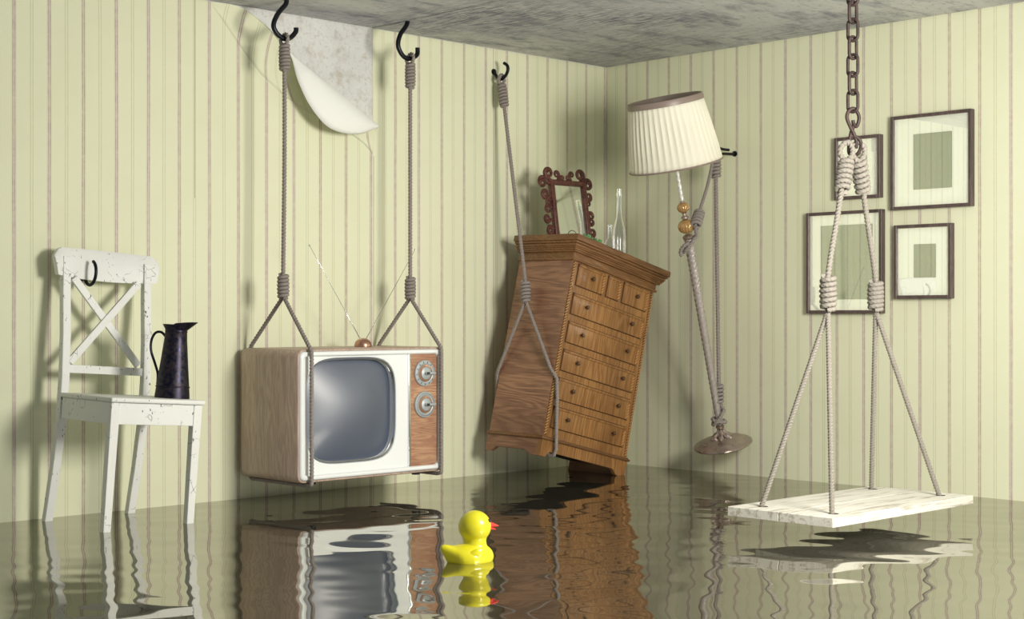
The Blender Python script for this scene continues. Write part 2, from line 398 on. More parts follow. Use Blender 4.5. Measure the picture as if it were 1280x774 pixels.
# ------------------------------------------------------------ water
def water():
    st = .0125; nx = int(XR / st) + 1; ny = int(-YN / st) + 1
    X, Y = np.meshgrid(np.linspace(0, XR, nx), np.linspace(YN, 0, ny), indexing='ij')
    rng = np.random.default_rng(11); Z = np.zeros_like(X); SL = 0
    dirv = np.array([F_.x, F_.y]); sid = np.array([R_.x, R_.y])
    for i in range(46):
        lam = math.exp(rng.uniform(math.log(.13), math.log(.75)))
        an = rng.normal(0, .75) + (PI if rng.random() < .5 else 0); d = dirv * math.cos(an) + sid * math.sin(an)
        slope = .0030 * (lam / .25) ** .12
        wx = .05 * np.sin(X * 2.1 + i) + .05 * np.cos(Y * 1.7 + i * 2)
        Z += slope * lam / 2 / PI * np.sin(2 * PI / lam * (X * d[0] + Y * d[1] + wx) + rng.uniform(0, 6.28))
    # calmer close to the walls, a little livelier in the open water
    Z *= .55 + .45 * np.clip(np.minimum(X, -Y) / 1.2, 0, 1)
    me = bpy.data.meshes.new('water'); co = np.stack([X, Y, Z], -1).reshape(-1, 3)
    idx = np.arange(nx * ny).reshape(nx, ny); q = np.stack([idx[:-1, :-1], idx[1:, :-1], idx[1:, 1:], idx[:-1, 1:]], -1).reshape(-1)
    me.vertices.add(len(co)); me.vertices.foreach_set('co', co.reshape(-1)); me.loops.add(len(q)); me.loops.foreach_set('vertex_index', q)
    me.polygons.add(len(q) // 4); me.polygons.foreach_set('loop_start', np.arange(0, len(q), 4)); me.polygons.foreach_set('use_smooth', np.ones(len(q) // 4, bool))
    me.update(calc_edges=True); me.validate(); me.materials.append(M['water'])
    o = bpy.data.objects.new('flood_water', me); COL.objects.link(o)
    tag(o, 'dark rippling flood water covering the floor and mirroring the room', 'water', kind='stuff')
water()

# ------------------------------------------------------------ chair
CP = Vector((.135, -2.914, .444)); CR = Euler((-.068, .010, -.016))
ch = thing('wooden_chair', 'scuffed white wooden chair with a crossed back standing in the water', 'chair', CP, CR)
d_, w_ = .352, .353
bm = NB(); box(bm, -.006, d_, -.002, w_, -.016, 0, .005, 3); obj('seat', bm, 'white', ch, True)
bm = NB()
box(bm, .0, d_ - .020, .004, .022, -.088, -.0165, .0015); box(bm, .0, d_ - .020, w_ - .024, w_ - .006, -.088, -.0165, .0015)
box(bm, d_ - .030, d_ - .013, .03, w_ - .034, -.088, -.0165, .0015); box(bm, .004, .02, .02, w_ - .02, -.088, -.0165, .0015)
obj('apron', bm, 'white', ch)
for y in (.0205, w_ - .0225):
    bm = NB(); beam(bm, (d_ - .0255, y, -.0165), (d_ - .0265, y, -.545), .032, .032, .025, .025, bev=.002); obj('leg', bm, 'white', ch)
for y in (.0135, .327):
    bm = NB(); hw = .0145
    prof = [(-.012, -.001), (-.012 - .026, .02), (-.045, .12), (-.053, .30), (-.068, .44), (-.042, .44), (-.026, .30), (-.010, .10), (0, .02), (0, -.10), (-.028, -.28), (-.066, -.545), (-.092, -.545), (-.064, -.28), (-.034, -.10), (-.036, .0)]
    prof = [(0, -.08), (-.002, .06), (-.014, .20), (-.034, .34), (-.048, .47), (-.074, .47), (-.062, .34), (-.042, .20), (-.030, .06), (-.030, -.08), (-.050, -.26), (-.096, -.545), (-.070, -.545), (-.022, -.26)]
    vs = prism(bm, prof, y - hw, y + hw, 1)
    bmesh.ops.bevel(bm, geom=bm.edges[:], offset=.0015, segments=1, affect='EDGES'); obj('leg', bm, 'white', ch)
# curved top rail with rounded ends
def top_rail():
    bm = NB(); N = 26; R0, R1 = [], []
    def outline(u):   # u 0..1 along y ; returns z low, z high
        y = -.034 + u * .408; e = min(u, 1 - u) * .408
        k = max(0, 1 - e / .03); lo = .404 - (.010 * math.sin(PI * u)); hi = .499 + .004 * math.sin(PI * u) - .030 * k * k
        return y, lo + .0 * k, hi
    prev = None
    for i in range(N + 1):
        u = i / N; y, lo, hi = outline(u)
        if i == 0: y += 0
        bx = -.040 - .020 * math.sin(PI * u)
        ring = []
        for (z, dx) in ((lo, -.024), (lo, 0), (lo + .035, .003), (hi - .01, .001), (hi, -.004), (hi, -.020), (hi - .01, -.024)):
            yy = y + ((.014 if u < .5 else -.012) * max(0, 1 - min(u, 1 - u) / .08) * (1 - (z - lo) / (hi - lo)) if True else 0)
            ring.append(bm.verts.new((bx + dx - .003 * (z - lo) / .1 * 4, yy, z)))
        if prev:
            for k in range(7): bm.faces.new((prev[k], prev[(k + 1) % 7], ring[(k + 1) % 7], ring[k]))
        else: bm.faces.new(ring)
        prev = ring
    bm.faces.new(prev[::-1]); bmesh.ops.recalc_face_normals(bm, faces=bm.faces)
    return obj('top_rail', bm, 'white', ch, True)
top_rail()
bm = NB(); beam(bm, (-.045, .040, .397), (-.026, .300, .104), .026, .012, bev=.0015); obj('cross_brace', bm, 'white', ch)
bm = NB(); beam(bm, (-.040, .288, .397), (-.016, .030, .104), .026, .012, bev=.0015); obj('cross_brace', bm, 'white', ch)
bm = NB(); box(bm, -.030, -.012, .026, .314, .068, .096, .0015); obj('lower_rail', bm, 'white', ch)
CM = Matrix.Translation(CP) @ CR.to_matrix().to_4x4()
# iron ring hook that carries the chair
P = [Vector((-.152, .104, .42)), Vector((-.115, .104, .395))] + [Vector((-.050 + .040 * math.cos(a) * 1.0, .104, .420 + .043 * math.sin(a))) for a in [math.radians(t) for t in range(200, 440, 12)]]
Pw = [CM @ p for p in P]; Pw.insert(0, Vector((.0, Pw[0].y, Pw[0].z)))
for p in Pw: p.x = max(p.x, 0)
bm = NB(); tube(bm, resample(smooth_path(Pw, 6), .004), .0058, 10); 
tag(obj('iron_hook', bm, 'iron', smooth=True), 'curved black iron hook gripping the top rail of the white chair', 'hook', 'black iron hooks')

# jug on the seat
JM = CM @ Matrix.Translation((.21, .305, .0))
jg = thing('metal_jug', 'tall tarnished dark metal pitcher with a curved handle on the white chair seat', 'jug', JM.to_translation(), JM.to_euler())
aj = math.atan2(R_.y, R_.x)   # spout points to picture right
bm = NB()
lathe(bm, [(0, 0), (.060, 0), (.060, .003), (.0565, .037), (.0585, .038), (.0585, .042), (.056, .043), (.0475, .12), (.0395, .20), (.0375, .228), (.0385, .230), (.0385, .234), (.0375, .236)], 40, caps=False)
obj('body', bm, 'jug', jg, True)
bm = NB(); n = 40; rings = []
for j, t in enumerate((0, .5, 1, 1, .5, 0)):
    th = 0 if j < 3 else -.0015; ring = []
    for i in range(n):
        a = 2 * PI * i / n; sp = max(0, math.cos(a)) ** 3
        r = .0375 + t * (.010 + .026 * sp) + th; z = .236 + t * (.022 + .008 * abs(math.cos(a)) ** 1.5 * (1 if math.cos(a) > 0 else 0) - .004 * (math.cos(a) < 0)) + (0 if j < 3 else .0005)
        ring.append(bm.verts.new((r * math.cos(a + aj), r * math.sin(a + aj), z)))
    rings.append(ring)
for a, b in zip(rings, rings[1:]):
    for i in range(n): bm.faces.new((a[i], a[(i + 1) % n], b[(i + 1) % n], b[i]))
bm.normal_update(); obj('spout_rim', bm, 'jug', jg, True)
bm = NB()
hp = [(-.036, .212), (-.052, .226), (-.072, .222), (-.084, .196), (-.083, .160), (-.068, .120), (-.0555, .085), (-.0535, .055), (-.0545, .045)]
P = smooth_path([(x * math.cos(aj), x * math.sin(aj), z) for x, z in hp], 6); tube(bm, resample(P, .004), .0045, 10); obj('handle', bm, 'jug', jg, True)

# ------------------------------------------------------------ television
X0, X1, Y0, Y1, Z0, Z1 = .035, .405, -2.122, -1.410, .090, .583
tv = thing('television', 'retro wood-cased television with a white front hanging in two rope slings', 'television', (.22, (Y0 + Y1) / 2, Z0))
TO = Vector((.22, (Y0 + Y1) / 2, Z0))
def rrect(y0, y1, z0, z1, r, n=6):
    o = []
    for cy, cz, a0 in ((y1 - r, z1 - r, 0), (y0 + r, z1 - r, 90), (y0 + r, z0 + r, 180), (y1 - r, z0 + r, 270)):
        for k in range(n + 1):
            a = math.radians(a0 + 90 * k / n); o.append((cy + r * math.cos(a), cz + r * math.sin(a)))
    return o
def tvobj(name, bm, mat, parent=tv, smooth=True):
    xf(bm, Matrix.Translation(-TO)); return obj(name, bm, mat, parent, smooth)
def ring_strip(bm, loops):
    vs = [[bm.verts.new(p) for p in L] for L in loops]; n = len(vs[0])
    for a, b in zip(vs, vs[1:]):
        for i in range(n): bm.faces.new((a[i], a[(i + 1) % n], b[(i + 1) % n], b[i]))
    return vs
L = lambda x, o, r: [(x, y, z) for y, z in rrect(Y0 + o, Y1 - o, Z0 + o, Z1 - o, max(r - o, .004))]
bm = NB(); vs = ring_strip(bm, [L(X0, .012, .03), L(X0 + .006, .003, .03), L(X0 + .015, 0, .03), L(X1 - .004, 0, .03), L(X1, .003, .03), L(X1, .008, .03), L(X1 - .075, .009, .03)])
bm.faces.new(vs[0]); bm.faces.new(vs[-1][::-1]); bmesh.ops.recalc_face_normals(bm, faces=bm.faces); tvobj('cabinet', bm, 'tvwood')
# rolled white surround
bm = NB(); loops = []
for k in range(9):
    a = PI * k / 8; loops.append([(X1 + .012 * math.sin(a) - .004, y, z) for y, z in rrect(Y0 + .018 - .0095 * math.cos(a), Y1 - .018 + .0095 * math.cos(a), Z0 + .018 - .0095 * math.cos(a), Z1 - .018 + .0095 * math.cos(a), .022)])
loops.append([(X1 - .012, y, z) for y, z in rrect(Y0 + .0276, Y1 - .0276, Z0 + .0276, Z1 - .0276, .014)])
ring_strip(bm, loops); bmesh.ops.recalc_face_normals(bm, faces=bm.faces)
tvobj('front_surround', bm, 'bezel')
# white mask with a bulging opening
def superell(cy, cz, a, b, e=4.2, n=64):
    o = []
    for i in range(n):
        t = 2 * PI * i / n; c, s = math.cos(t), math.sin(t); o.append((cy + a * math.copysign(abs(c) ** (2 / e), c), cz + b * math.copysign(abs(s) ** (2 / e), s)))
    return o
YD = -1.590
cy_, cz_, sa, sb = -1.862, .350, .212, .196
def outer(n=64):
    o = []
    y0, y1, z0, z1 = Y0 + .026, YD, Z0 + .026, Z1 - .026; cy, cz = cy_, cz_
    for i in range(n):
        t = 2 * PI * i / n; c, s = math.cos(t), math.sin(t)
        k = min((((y1 - cy) if c > 0 else (cy - y0)) / abs(c)) if abs(c) > 1e-6 else 9, (((z1 - cz) if s > 0 else (cz - z0)) / abs(s)) if abs(s) > 1e-6 else 9)
        o.append((cy + c * k, cz + s * k))
    for y, z in ((y0, z0), (y0, z1), (y1, z0), (y1, z1)):
        i = min(range(n), key=lambda i: (o[i][0] - y) ** 2 + (o[i][1] - z) ** 2); o[i] = (y, z)
    return o
EXP = [4.2]
def polar(pts, n=64):  # re-sample superellipse to the same angles as outer()
    o = []
    for i in range(n):
        t = 2 * PI * i / n; c, s = math.cos(t), math.sin(t); e = EXP[0]
        k = (abs(c / sa_) ** e + abs(s / sb_) ** e) ** (-1 / e); o.append((cy_ + c * k, cz_ + s * k))
    return o
XM = X1 - .006
def pl(a, b, x):
    global sa_, sb_
    sa_, sb_ = a, b; return [(x, y, z) for y, z in polar(None)]
bm = NB(); ring_strip(bm, [[(XM, y, z) for y, z in outer()], pl(sa + .012, sb + .012, XM), pl(sa + .004, sb + .004, XM - .002), pl(sa, sb, XM - .012), pl(sa - .004, sb - .004, XM - .040)])
bmesh.ops.recalc_face_normals(bm, faces=bm.faces); tvobj('screen_mask', bm, 'bezel')
bm = NB(); ring_strip(bm, [pl(sa + .001, sb + .001, XM - .004), pl(sa - .003, sb - .003, XM - .010), pl(sa - .006, sb - .006, XM - .012)]); bmesh.ops.recalc_face_normals(bm, faces=bm.faces); tvobj('screen_trim', bm, 'chrome')
# convex tube
bm = NB(); lp = []
for k in (.99, .93, .85, .75, .65, .55, .45, .35, .25, .15, .05):
    EXP[0] = 2 + 2.2 * k ** 3; lp.append(pl(sa * k, sb * k, XM - .034 + .056 * (1 - k * k)))
EXP[0] = 4.2; vs = ring_strip(bm, lp); bm.faces.new(vs[-1]); bmesh.ops.recalc_face_normals(bm, faces=bm.faces); tvobj('screen', bm, 'screen')
bm = NB(); box(bm, X1 - .016, X1 + .002, YD, YD + .012, Z0 + .026, Z1 - .026, .003); tvobj('divider', bm, 'chrome')
bm = NB(); box(bm, X1 - .02, X1 - .004, YD + .012, Y1 - .024, Z0 + .026, Z1 - .026); tvobj('control_panel', bm, 'tvpanel')
RX = Matrix.Rotation(PI / 2, 4, 'Y')
for kz, dense in ((.480, 0), (.357, 1)):
    ky = -1.507; T = Matrix.Translation((X1 - .005, ky, kz))
    bm = NB(); lathe(bm, [(.0, 0), (.050, 0), (.052, .004), (.050, .008), (.040, .010), (.038, .0085), (0, .0085)], 48, mat4=T @ RX, caps=False); dl = tvobj('dial', bm, 'silver')
    bm = NB(); lathe(bm, [(.033, .0085), (.033, .013), (.026, .014), (.026, .0085)], 48, mat4=T @ RX, caps=False); tvobj('dial_ring', bm, 'copper', dl); 
    bm = NB(); lathe(bm, [(.0255, .0085), (.0255, .015), (.022, .018), (0, .0185)], 40, mat4=T @ RX, caps=False)
    box(bm, X1 + .012, X1 + .024, ky - .012, ky + .040, kz - .0045, kz + .0045, .002); tvobj('knob', bm, 'silver', dl)
    bm = NB(); box(bm, X1 + .0235, X1 + .0248, ky - .010, ky + .006, kz - .0046, kz + .0046, .0003); tvobj('pointer_mark', bm, 'black', dl)
    bm = NB()
    N = 44 if dense else 13
    for k in range(N):
        a = 2 * PI * (k + .5) / N + .1
        if math.cos(a) > .93 and not dense: continue
        rr0, rr1 = (.0425, .0462) if dense else (.040, .0465)
        c, s = math.cos(a), math.sin(a); wd = .0011 if not dense else .0008
        x = X1 + .0046
        q = [Vector((x, ky + c * r - s * w, kz + s * r + c * w)) for r, w in ((rr0, -wd), (rr1, -wd), (rr1, wd), (rr0, wd))]
        A = [bm.verts.new(p) for p in q]; B = [bm.verts.new(p + Vector((.0009, 0, 0))) for p in q]
        bm.faces.new(B); bm.faces.new(A[::-1]); [bm.faces.new((A[i], A[(i + 1) % 4], B[(i + 1) % 4], B[i])) for i in range(4)]
    tvobj('dial_marks', bm, 'black', dl, False)
for fx in (X0 + .05, X1 - .05):
    for fy in (Y0 + .10, Y1 - .10):
        bm = NB(); lathe(bm, [(.016, Z0 - .012), (.018, Z0 + .001)], 16, mat4=Matrix.Translation((fx, fy, 0))); tvobj('foot', bm, 'black')
# antenna standing on the set
an = thing('rabbit_ear_antenna', 'copper domed aerial with two thin rods on top of the television', 'antenna', (.22, -1.668, Z1))
bm = NB(); lathe(bm, [(0, 0), (.034, 0), (.035, .006), (.031, .020), (.020, .030), (.008, .034), (0, .035)], 28, caps=False); obj('base', bm, 'copper', an, True)
for tip, off in (((.0, -.261, .392), -.012), ((.0, .270, .393), .012)):
    bm = NB(); a = Vector((0, off, .028)); b = Vector(tip); m1 = a.lerp(b, .33); m2 = a.lerp(b, .66)
    tube(bm, [a, m1, m1 + (b - a) * .001, m2, m2 + (b - a) * .001, b], [.0017, .0017, .0013, .0013, .0010, .0010], 8)
    rd = obj('rod', bm, 'chrome', an, True)
    bm = NB(); lathe(bm, [(0, -.004), (.003, -.003), (.004, 0), (.003, .003), (0, .004)], 12, mat4=Matrix.Translation(b), caps=False); obj('rod_tip', bm, 'chrome', rd, True)

# ------------------------------------------------------------ hooks on the ceiling and their ropes
XH = .22
HK = [[(-2.037, 1.900), (-2.037, 1.893), (-2.043, 1.880), (-2.074, 1.846), (-2.094, 1.809), (-2.094, 1.785), (-2.074, 1.763), (-2.043, 1.752), (-2.015, 1.763), (-1.994, 1.786), (-1.993, 1.801)],
      [(-1.438, 1.900), (-1.440, 1.893), (-1.449, 1.876), (-1.478, 1.839), (-1.488, 1.794), (-1.462, 1.757), (-1.426, 1.750), (-1.389, 1.770), (-1.385, 1.799)]]
YC = [(-2.046, -2.052), (-1.424, -1.424)]
for k in range(2):
    bm = NB(); tube(bm, resample(smooth_path([(XH, y, z) for y, z in HK[k]], 8), .005), .0095, 12)
    tag(obj('ceiling_hook', bm, 'iron', smooth=True), ['black iron ceiling hook in front of the bare plaster, carrying the left television rope', 'black iron ceiling hook beside the slab joint, carrying the right television rope'][k], 'hook', 'black iron hooks')
    yt, yb = YC[k]; ysl = (-2.073, -1.438)[k]
    rp = thing('hanging_rope', ['knotted grey rope at the left side of the television, hanging from the ceiling hook', 'knotted grey rope at the dial side of the television, hanging from the ceiling hook'][k], 'rope', (XH, yb, .766), group='ropes holding up the television')
    o_ = Vector((XH, yb, .766)); T = Matrix.Translation(-o_)
    bm = NB(); rope(bm, [(XH, yt, 1.72), (XH, yt, 1.3), (XH, yb, .85), (XH, yb, .77)], .0088); xf(bm, T); obj('rope', bm, 'rope', rp, True)
    bm = NB(); lp = [(XH - .002, yt - .006, 1.725), (XH - .019, yt - .004, 1.742), (XH - .016, yt + .002, 1.762), (XH, yt + .004, 1.771), (XH + .016, yt + .002, 1.762), (XH + .019, yt, 1.742), (XH + .002, yt, 1.725)]
    rope(bm, lp, .0075); xf(bm, T); obj('loop', bm, 'rope', rp, True)
    bm = NB(); coil(bm, (XH, yt, 1.738 - .005), (XH, yt, 1.632), .0160, .0074, 7.5); xf(bm, T); obj('knot', bm, 'rope', rp, True)
    bm = NB(); coil(bm, (XH, yb, .862), (XH, yb, .772), .0170, .0076, 6.5); xf(bm, T); obj('knot', bm, 'rope', rp, True)
    r = .0085; g = r + .001
    sl = [(XH + .006, yb, .80), (XH + .010, yb, .77), (X1 + .005, ysl, Z1 + .012), (X1 + .020, ysl, Z1 - .004), (X1 + .0215, ysl, Z1 - .03), (X1 + .0215, ysl, Z0 + .03), (X1 + .020, ysl, Z0 - .004), (X1 - .005, ysl, Z0 - g), (X0 + .01, ysl, Z0 - g),
          (X0 - g, ysl, Z0 + .01), (X0 - g, ysl, Z1 - .015), (X0 + .008, ysl, Z1 + .010), (XH - .010, yb, .77), (XH - .006, yb, .80)]
    sl2 = []
    for i, p in enumerate(sl):
        sl2.append(Vector(p))
    bm = NB(); P = []
    for a, b in zip(sl2, sl2[1:]): P += [a.lerp(b, t) for t in (0, .15, .85)]
    P.append(sl2[-1]); rope(bm, P, r); xf(bm, T); obj('sling', bm, 'rope', rp, True)

# ------------------------------------------------------------ chest of drawers
DP = Vector((.4545, -.9175, .1218)); DR = Euler((-.2392, .0118, .0185)); DM = Matrix.Translation(DP) @ DR.to_matrix().to_4x4()
DD, DW = .319, .555
dr = thing('chest_of_drawers', 'tall oak chest of drawers tilting in a rope sling above the water', 'chest of drawers', DP, DR)
bm = NB(); box(bm, -DD, 0, 0, DW, .072, .850)
bc = obj('carcass', bm, 'oak', dr, mats=['oak', 'walnut'])
for p in bc.data.polygons:
    if abs(p.normal.y) > .9: p.material_index = 1
def step(bm, o, z0, z1, bev=.002): box(bm, -DD - o * .4, o, -o, DW + o, z0, z1, bev, 2)
bm = NB(); step(bm, .012, .846, .857, .004); step(bm, .005, .856, .884, .001); step(bm, .018, .882, .890, .003); step(bm, .023, .889, .898, .003)
obj('frieze', bm, 'oak_h', dr, True)
bm = NB(); step(bm, .028, .897, .904, .003); step(bm, .033, .903, .916, .005); step(bm, .039, .915, .926, .004); step(bm, .0455, .925, .952, .004)
obj('cornice', bm, 'oak_h', dr, True)
bm = NB(); step(bm, .014, .071, .081, .004); step(bm, .008, .080, .086, .002); obj('base_moulding', bm, 'oak_h', dr, True)
# plinth boards with cut-out feet
bm = NB()
fo = [(-.004, .0), (.030, 0), (.038, .006), (.052, .024), (.46, .024), (.478, .020), (.492, .006), (.502, 0), (DW + .004, 0), (DW + .004, .072), (-.004, .072)]
prism(bm, fo, -.016, .004, 0)
so = [(-DD, 0), (-DD + .035, .0), (-DD + .062, .020), (-.088, .020), (-.044, .0), (-.016, 0), (-.016, .072), (-DD, .072)]
obj('plinth', bm, 'oak', dr)
sr = [(-DD, 0), (-.016, 0), (-.016, .072), (-DD, .072)]
for ya, yb, oo in ((-.004, .014, so), (DW - .014, DW + .004, sr)):
    bm = NB(); prism(bm, oo, ya, yb, 1); obj('side_plinth', bm, 'walnut', dr)
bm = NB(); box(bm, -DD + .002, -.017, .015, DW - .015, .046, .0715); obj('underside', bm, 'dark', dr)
# rope-carved corner strips
def carving(bm, y0, y1, z0, z1, xa, xb):
    """slanting twisted ridges cut into a strip"""
    p = .0125; z = z0
    while z < z1 - .012:
        q = [(y0, z), (y1, z + .010), (y1, z + .017), (y0, z + .007)]
        q = [(y, min(c, z1)) for y, c in q]
        vs = prism(bm, q, xa, xb, 0)
        for v in vs:
            if abs(v.co.x - xb) < 1e-6: v.co.z += (.0012 if v.co.z < z + (.0035 if v.co.y < y0 + .001 else .0135) else -.0012)
        z += p
for y in (.003, DW - .017):
    bm = NB(); box(bm, -.002, .0006, y, y + .014, .09, .842); st_ = obj('corner_strip', bm, 'groove', dr)
    bm = NB(); carving(bm, y + .001, y + .013, .09, .842, .0003, .005); obj('carved_twist', bm, 'oak_pale', st_)
def drawer(y0, y1, z0, z1, knobs):
    bm = NB(); box(bm, -.02, .0012, y0, y1, z0, z1); gap = obj('drawer', bm, 'groove', dr)
    bm = NB(); box(bm, -.01, .0075, y0 + .0025, y1 - .0025, z0 + .0025, z1 - .006, .0015); box(bm, -.01, .0105, y0 + .0025, y1 - .0025, z1 - .0145, z1 - .0035, .003)
    obj('drawer_front', bm, 'oak', gap, True)
    # carved strip down the right edge
    bm = NB(); carving(bm, y1 - .019, y1 - .006, z0 + .006, z1 - .016, .0055, .0115); obj('rope_carving', bm, 'oak_pale', gap)
    for ky in knobs:
        zc = (z0 + z1) / 2 + .002
        bm = NB(); lathe(bm, [(.0055, .005), (.0045, .010), (.0045, .014), (.0085, .017), (.0098, .021), (.0085, .025), (.004, .027), (0, .0275)], 18, mat4=Matrix.Translation((0, ky, zc)) @ RX, caps=False); obj('knob', bm, 'knob', gap, True)
for k in range(5): drawer(.033, .516, .125 + .1233 * k, .220 + .1233 * k, (.120, .426))
drawer(.035, .217, .744, .842, (.127,)); drawer(.236, .327, .744, .842, ()); drawer(.344, .521, .744, .842, (.433,))

# rope sling of the chest
bm = NB(); tube(bm, resample(smooth_path([(0, -.749, 1.797), (.012, -.75, 1.785), (.03, -.752, 1.768), (.056, -.755, 1.757), (.085, -.755, 1.772), (.099, -.755, 1.796), (.093, -.755, 1.815), (.074, -.755, 1.827)], 6), .004), .0072, 12)
lathe(bm, [(.014, .001), (.013, .005)], 16, mat4=Matrix.Translation((0, -.749, 1.797)) @ RX)
tag(obj('wall_hook', bm, 'iron', smooth=True), 'black iron wall hook above the chest of drawers, at the top of its rope', 'hook', 'black iron hooks')
KT = Vector((.256, -.802, .856)); KB = Vector((.270, -.815, .766)); TT = Vector((.060, -.757, 1.735))
rp = thing('hanging_rope', 'knotted grey rope slung under the tilting chest of drawers', 'rope', KB); T = Matrix.Translation(-KB)
bm = NB(); rope(bm, [TT, TT.lerp(KT, .5), KT, KB], .0088); xf(bm, T); obj('rope', bm, 'rope', rp, True)
bm = NB(); rope(bm, [TT + Vector((0, 0, -.005)), TT + Vector((-.002, -.015, .012)), TT + Vector((-.001, -.012, .032)), TT + Vector((0, 0, .040)), TT + Vector((0, .012, .032)), TT + Vector((0, .015, .012)), TT + Vector((0, 0, -.005))], .0085); xf(bm, T); obj('loop', bm, 'rope', rp, True)
dd = (KT - TT).normalized()
bm = NB(); coil(bm, TT, TT + dd * .105, .0165, .0076, 7); xf(bm, T); obj('knot', bm, 'rope', rp, True)
bm = NB(); coil(bm, KT, KB, .0170, .0078, 6); xf(bm, T); obj('knot', bm, 'rope', rp, True)
r = .0092
def D(x, y, z): return DM @ Vector((x, y, z))
# front strand leaves the knot, bends over the front edge, runs down the drawer fronts, back underneath
fz = [KB + Vector((.004, 0, .02)), KB + Vector((.006, 0, -.004)), D(-.012, -.012, .372), D(.008, -.006, .35), D(.021, .004, .33), D(.027, .020, .25), D(.027, .048, .12), D(.026, .068, .04), D(.016, .072, .015), D(-.008, .072, .012), D(-.030, .072, .034),
      D(-DD + .02, .072, .034), D(-DD - .012, .066, .05), D(-DD - .014, .040, .14), D(-DD - .013, .008, .30), D(-DD - .011, -.004, .335), D(-DD - .002, -.011, .352), KB + Vector((-.006, 0, -.004)), KB + Vector((-.004, 0, .02))]
P = []
for a, b in zip(fz, fz[1:]): P += [a.lerp(b, t) for t in (0, .2, .8)]
P.append(fz[-1]); bm = NB(); rope(bm, P, .0082); xf(bm, T); obj('sling', bm, 'rope', rp, True)

# things on the chest ------------------------------------------------
mr = thing('carved_mirror', 'small mirror in a dark red carved scroll frame on top of the chest of drawers', 'mirror', (.25, 0, 1.06), (0, -math.radians(8), 0))
# local: x out of the glass, y as in the room, z up the leaning plane
iy0, iy1, iz0, iz1 = -.592, -.411, -.005, .2295
bm = NB(); box(bm, -.004, .003, iy0 - .004, iy1 + .004, iz0, iz1 + .004); obj('mirror_glass', bm, 'mirror', mr)
bm = NB()
fw = .024
for (a, b, c, d) in ((iy0 - fw, iy0, iz0 - fw, iz1 + fw), (iy1, iy1 + fw, iz0 - fw, iz1 + fw), (iy0, iy1, iz1, iz1 + fw), (iy0, iy1, iz0 - fw, iz0)): box(bm, -.010, .014, a, b, c, d, .005, 3)
obj('frame', bm, 'carved', mr, True)
scr = [(-.6171, .282, .0223, -1), (-.6608, .2384, .0223, 1), (-.5664, .2781, .0145, 1), (-.4697, .2822, .0123, -1), (-.4152, .2823, .0234, 1), (-.3695, .241, .0234, -1), (-.6505, .1874, .0187, -1), (-.3704, .1856, .0165, 1), (-.6407, .1189, .0165, 1), (-.653, .0761, .0165, -1), (-.6338, .1503, .0143, -1), (-.3688, .0983, .0155, -1), (-.3688, .0697, .0144, 1), (-.3783, .1545, .012, -1), (-.3716, .0205, .0188, 1), (-.6386, .0216, .0176, 1), (-.5329, .2632, .0110, -1), (-.4965, .2645, .0110, 1), (-.6386, -.012, .0150, -1), (-.3766, -.012, .015, 1), (-.5016, -.034, .02, 1), (-.3766, -.042, .018, -1), (-.385, -.068, .016, 1)]
for (cy, cz, r, sgn) in scr:
    bm = NB(); P = []; N = 40
    toc = math.atan2(.115 - cz, -.5016 - cy)
    for i in range(N + 1):
        t = i / N; a = toc + .6 * sgn + sgn * 2 * PI * 1.45 * t; rr = r * 1.15 * (1 - .74 * t) + .0005
        P.append(Vector((.002 + .004 * t, cy + rr * math.cos(a), cz + rr * math.sin(a))))
    tube(bm, P, [r * .40 * (1 - .40 * i / N) + .0005 for i in range(N + 1)], 8)
    # leaf stem towards the frame
    e = P[0]; tgt = Vector((.0, max(iy0 - .012, min(iy1 + .012, cy)), max(iz0 - .012, min(iz1 + .012, cz))))
    tube(bm, [e.lerp(tgt, t) for t in (0, .5, 1)], [r * .35, r * .45, r * .5], 8)
    lathe(bm, [(0, -.004), (r * .28, 0), (0, .006)], 10, mat4=Matrix.Translation(P[-1]) @ RX, caps=False)
    obj('scroll', bm, 'carved', mr, True)
# glass bottles
def top_z(x, y):   # world height of the chest top under (x,y)
    inv = DM.inverted(); n = DM.to_3x3() @ Vector((0, 0, 1)); p = DM @ Vector((0, 0, .952)); return p.z - (n.x * (x - p.x) + n.y * (y - p.y)) / n.z
def bottle(name, label, lx, ly, prof, rb):
    p = DM @ Vector((lx, ly, .952)); z = top_z(p.x, p.y - rb) ; 
    b = thing(name, label, 'bottle', (p.x, p.y, z), group='glass bottles on the chest'); bm = NB(); lathe(bm, prof, 28, caps=False)
    obj('glass', bm, 'bottle', b, True); return b
b = bottle('glass_bottle', 'tall slim clear glass bottle at the tilted end of the chest top', -.10, .402, [(0, 0), (.028, 0), (.030, .01), (.030, .10), (.026, .14), (.014, .185), (.0105, .21), (.0095, .285), (.0115, .287), (.0115, .298), (.0095, .298)], .026)
bm = NB(); lathe(bm, [(0, .290), (.0085, .290), (.0095, .318), (0, .320)], 16, caps=False); obj('stopper', bm, 'pane', b, True)
b = bottle('glass_bottle', 'short round clear glass bottle between the carved mirror and the tall bottle', -.10, .338, [(0, 0), (.034, 0), (.037, .008), (.034, .035), (.022, .062), (.011, .078), (.0085, .09), (.0085, .130), (.0105, .132), (.0105, .138), (.0085, .138)], .03)
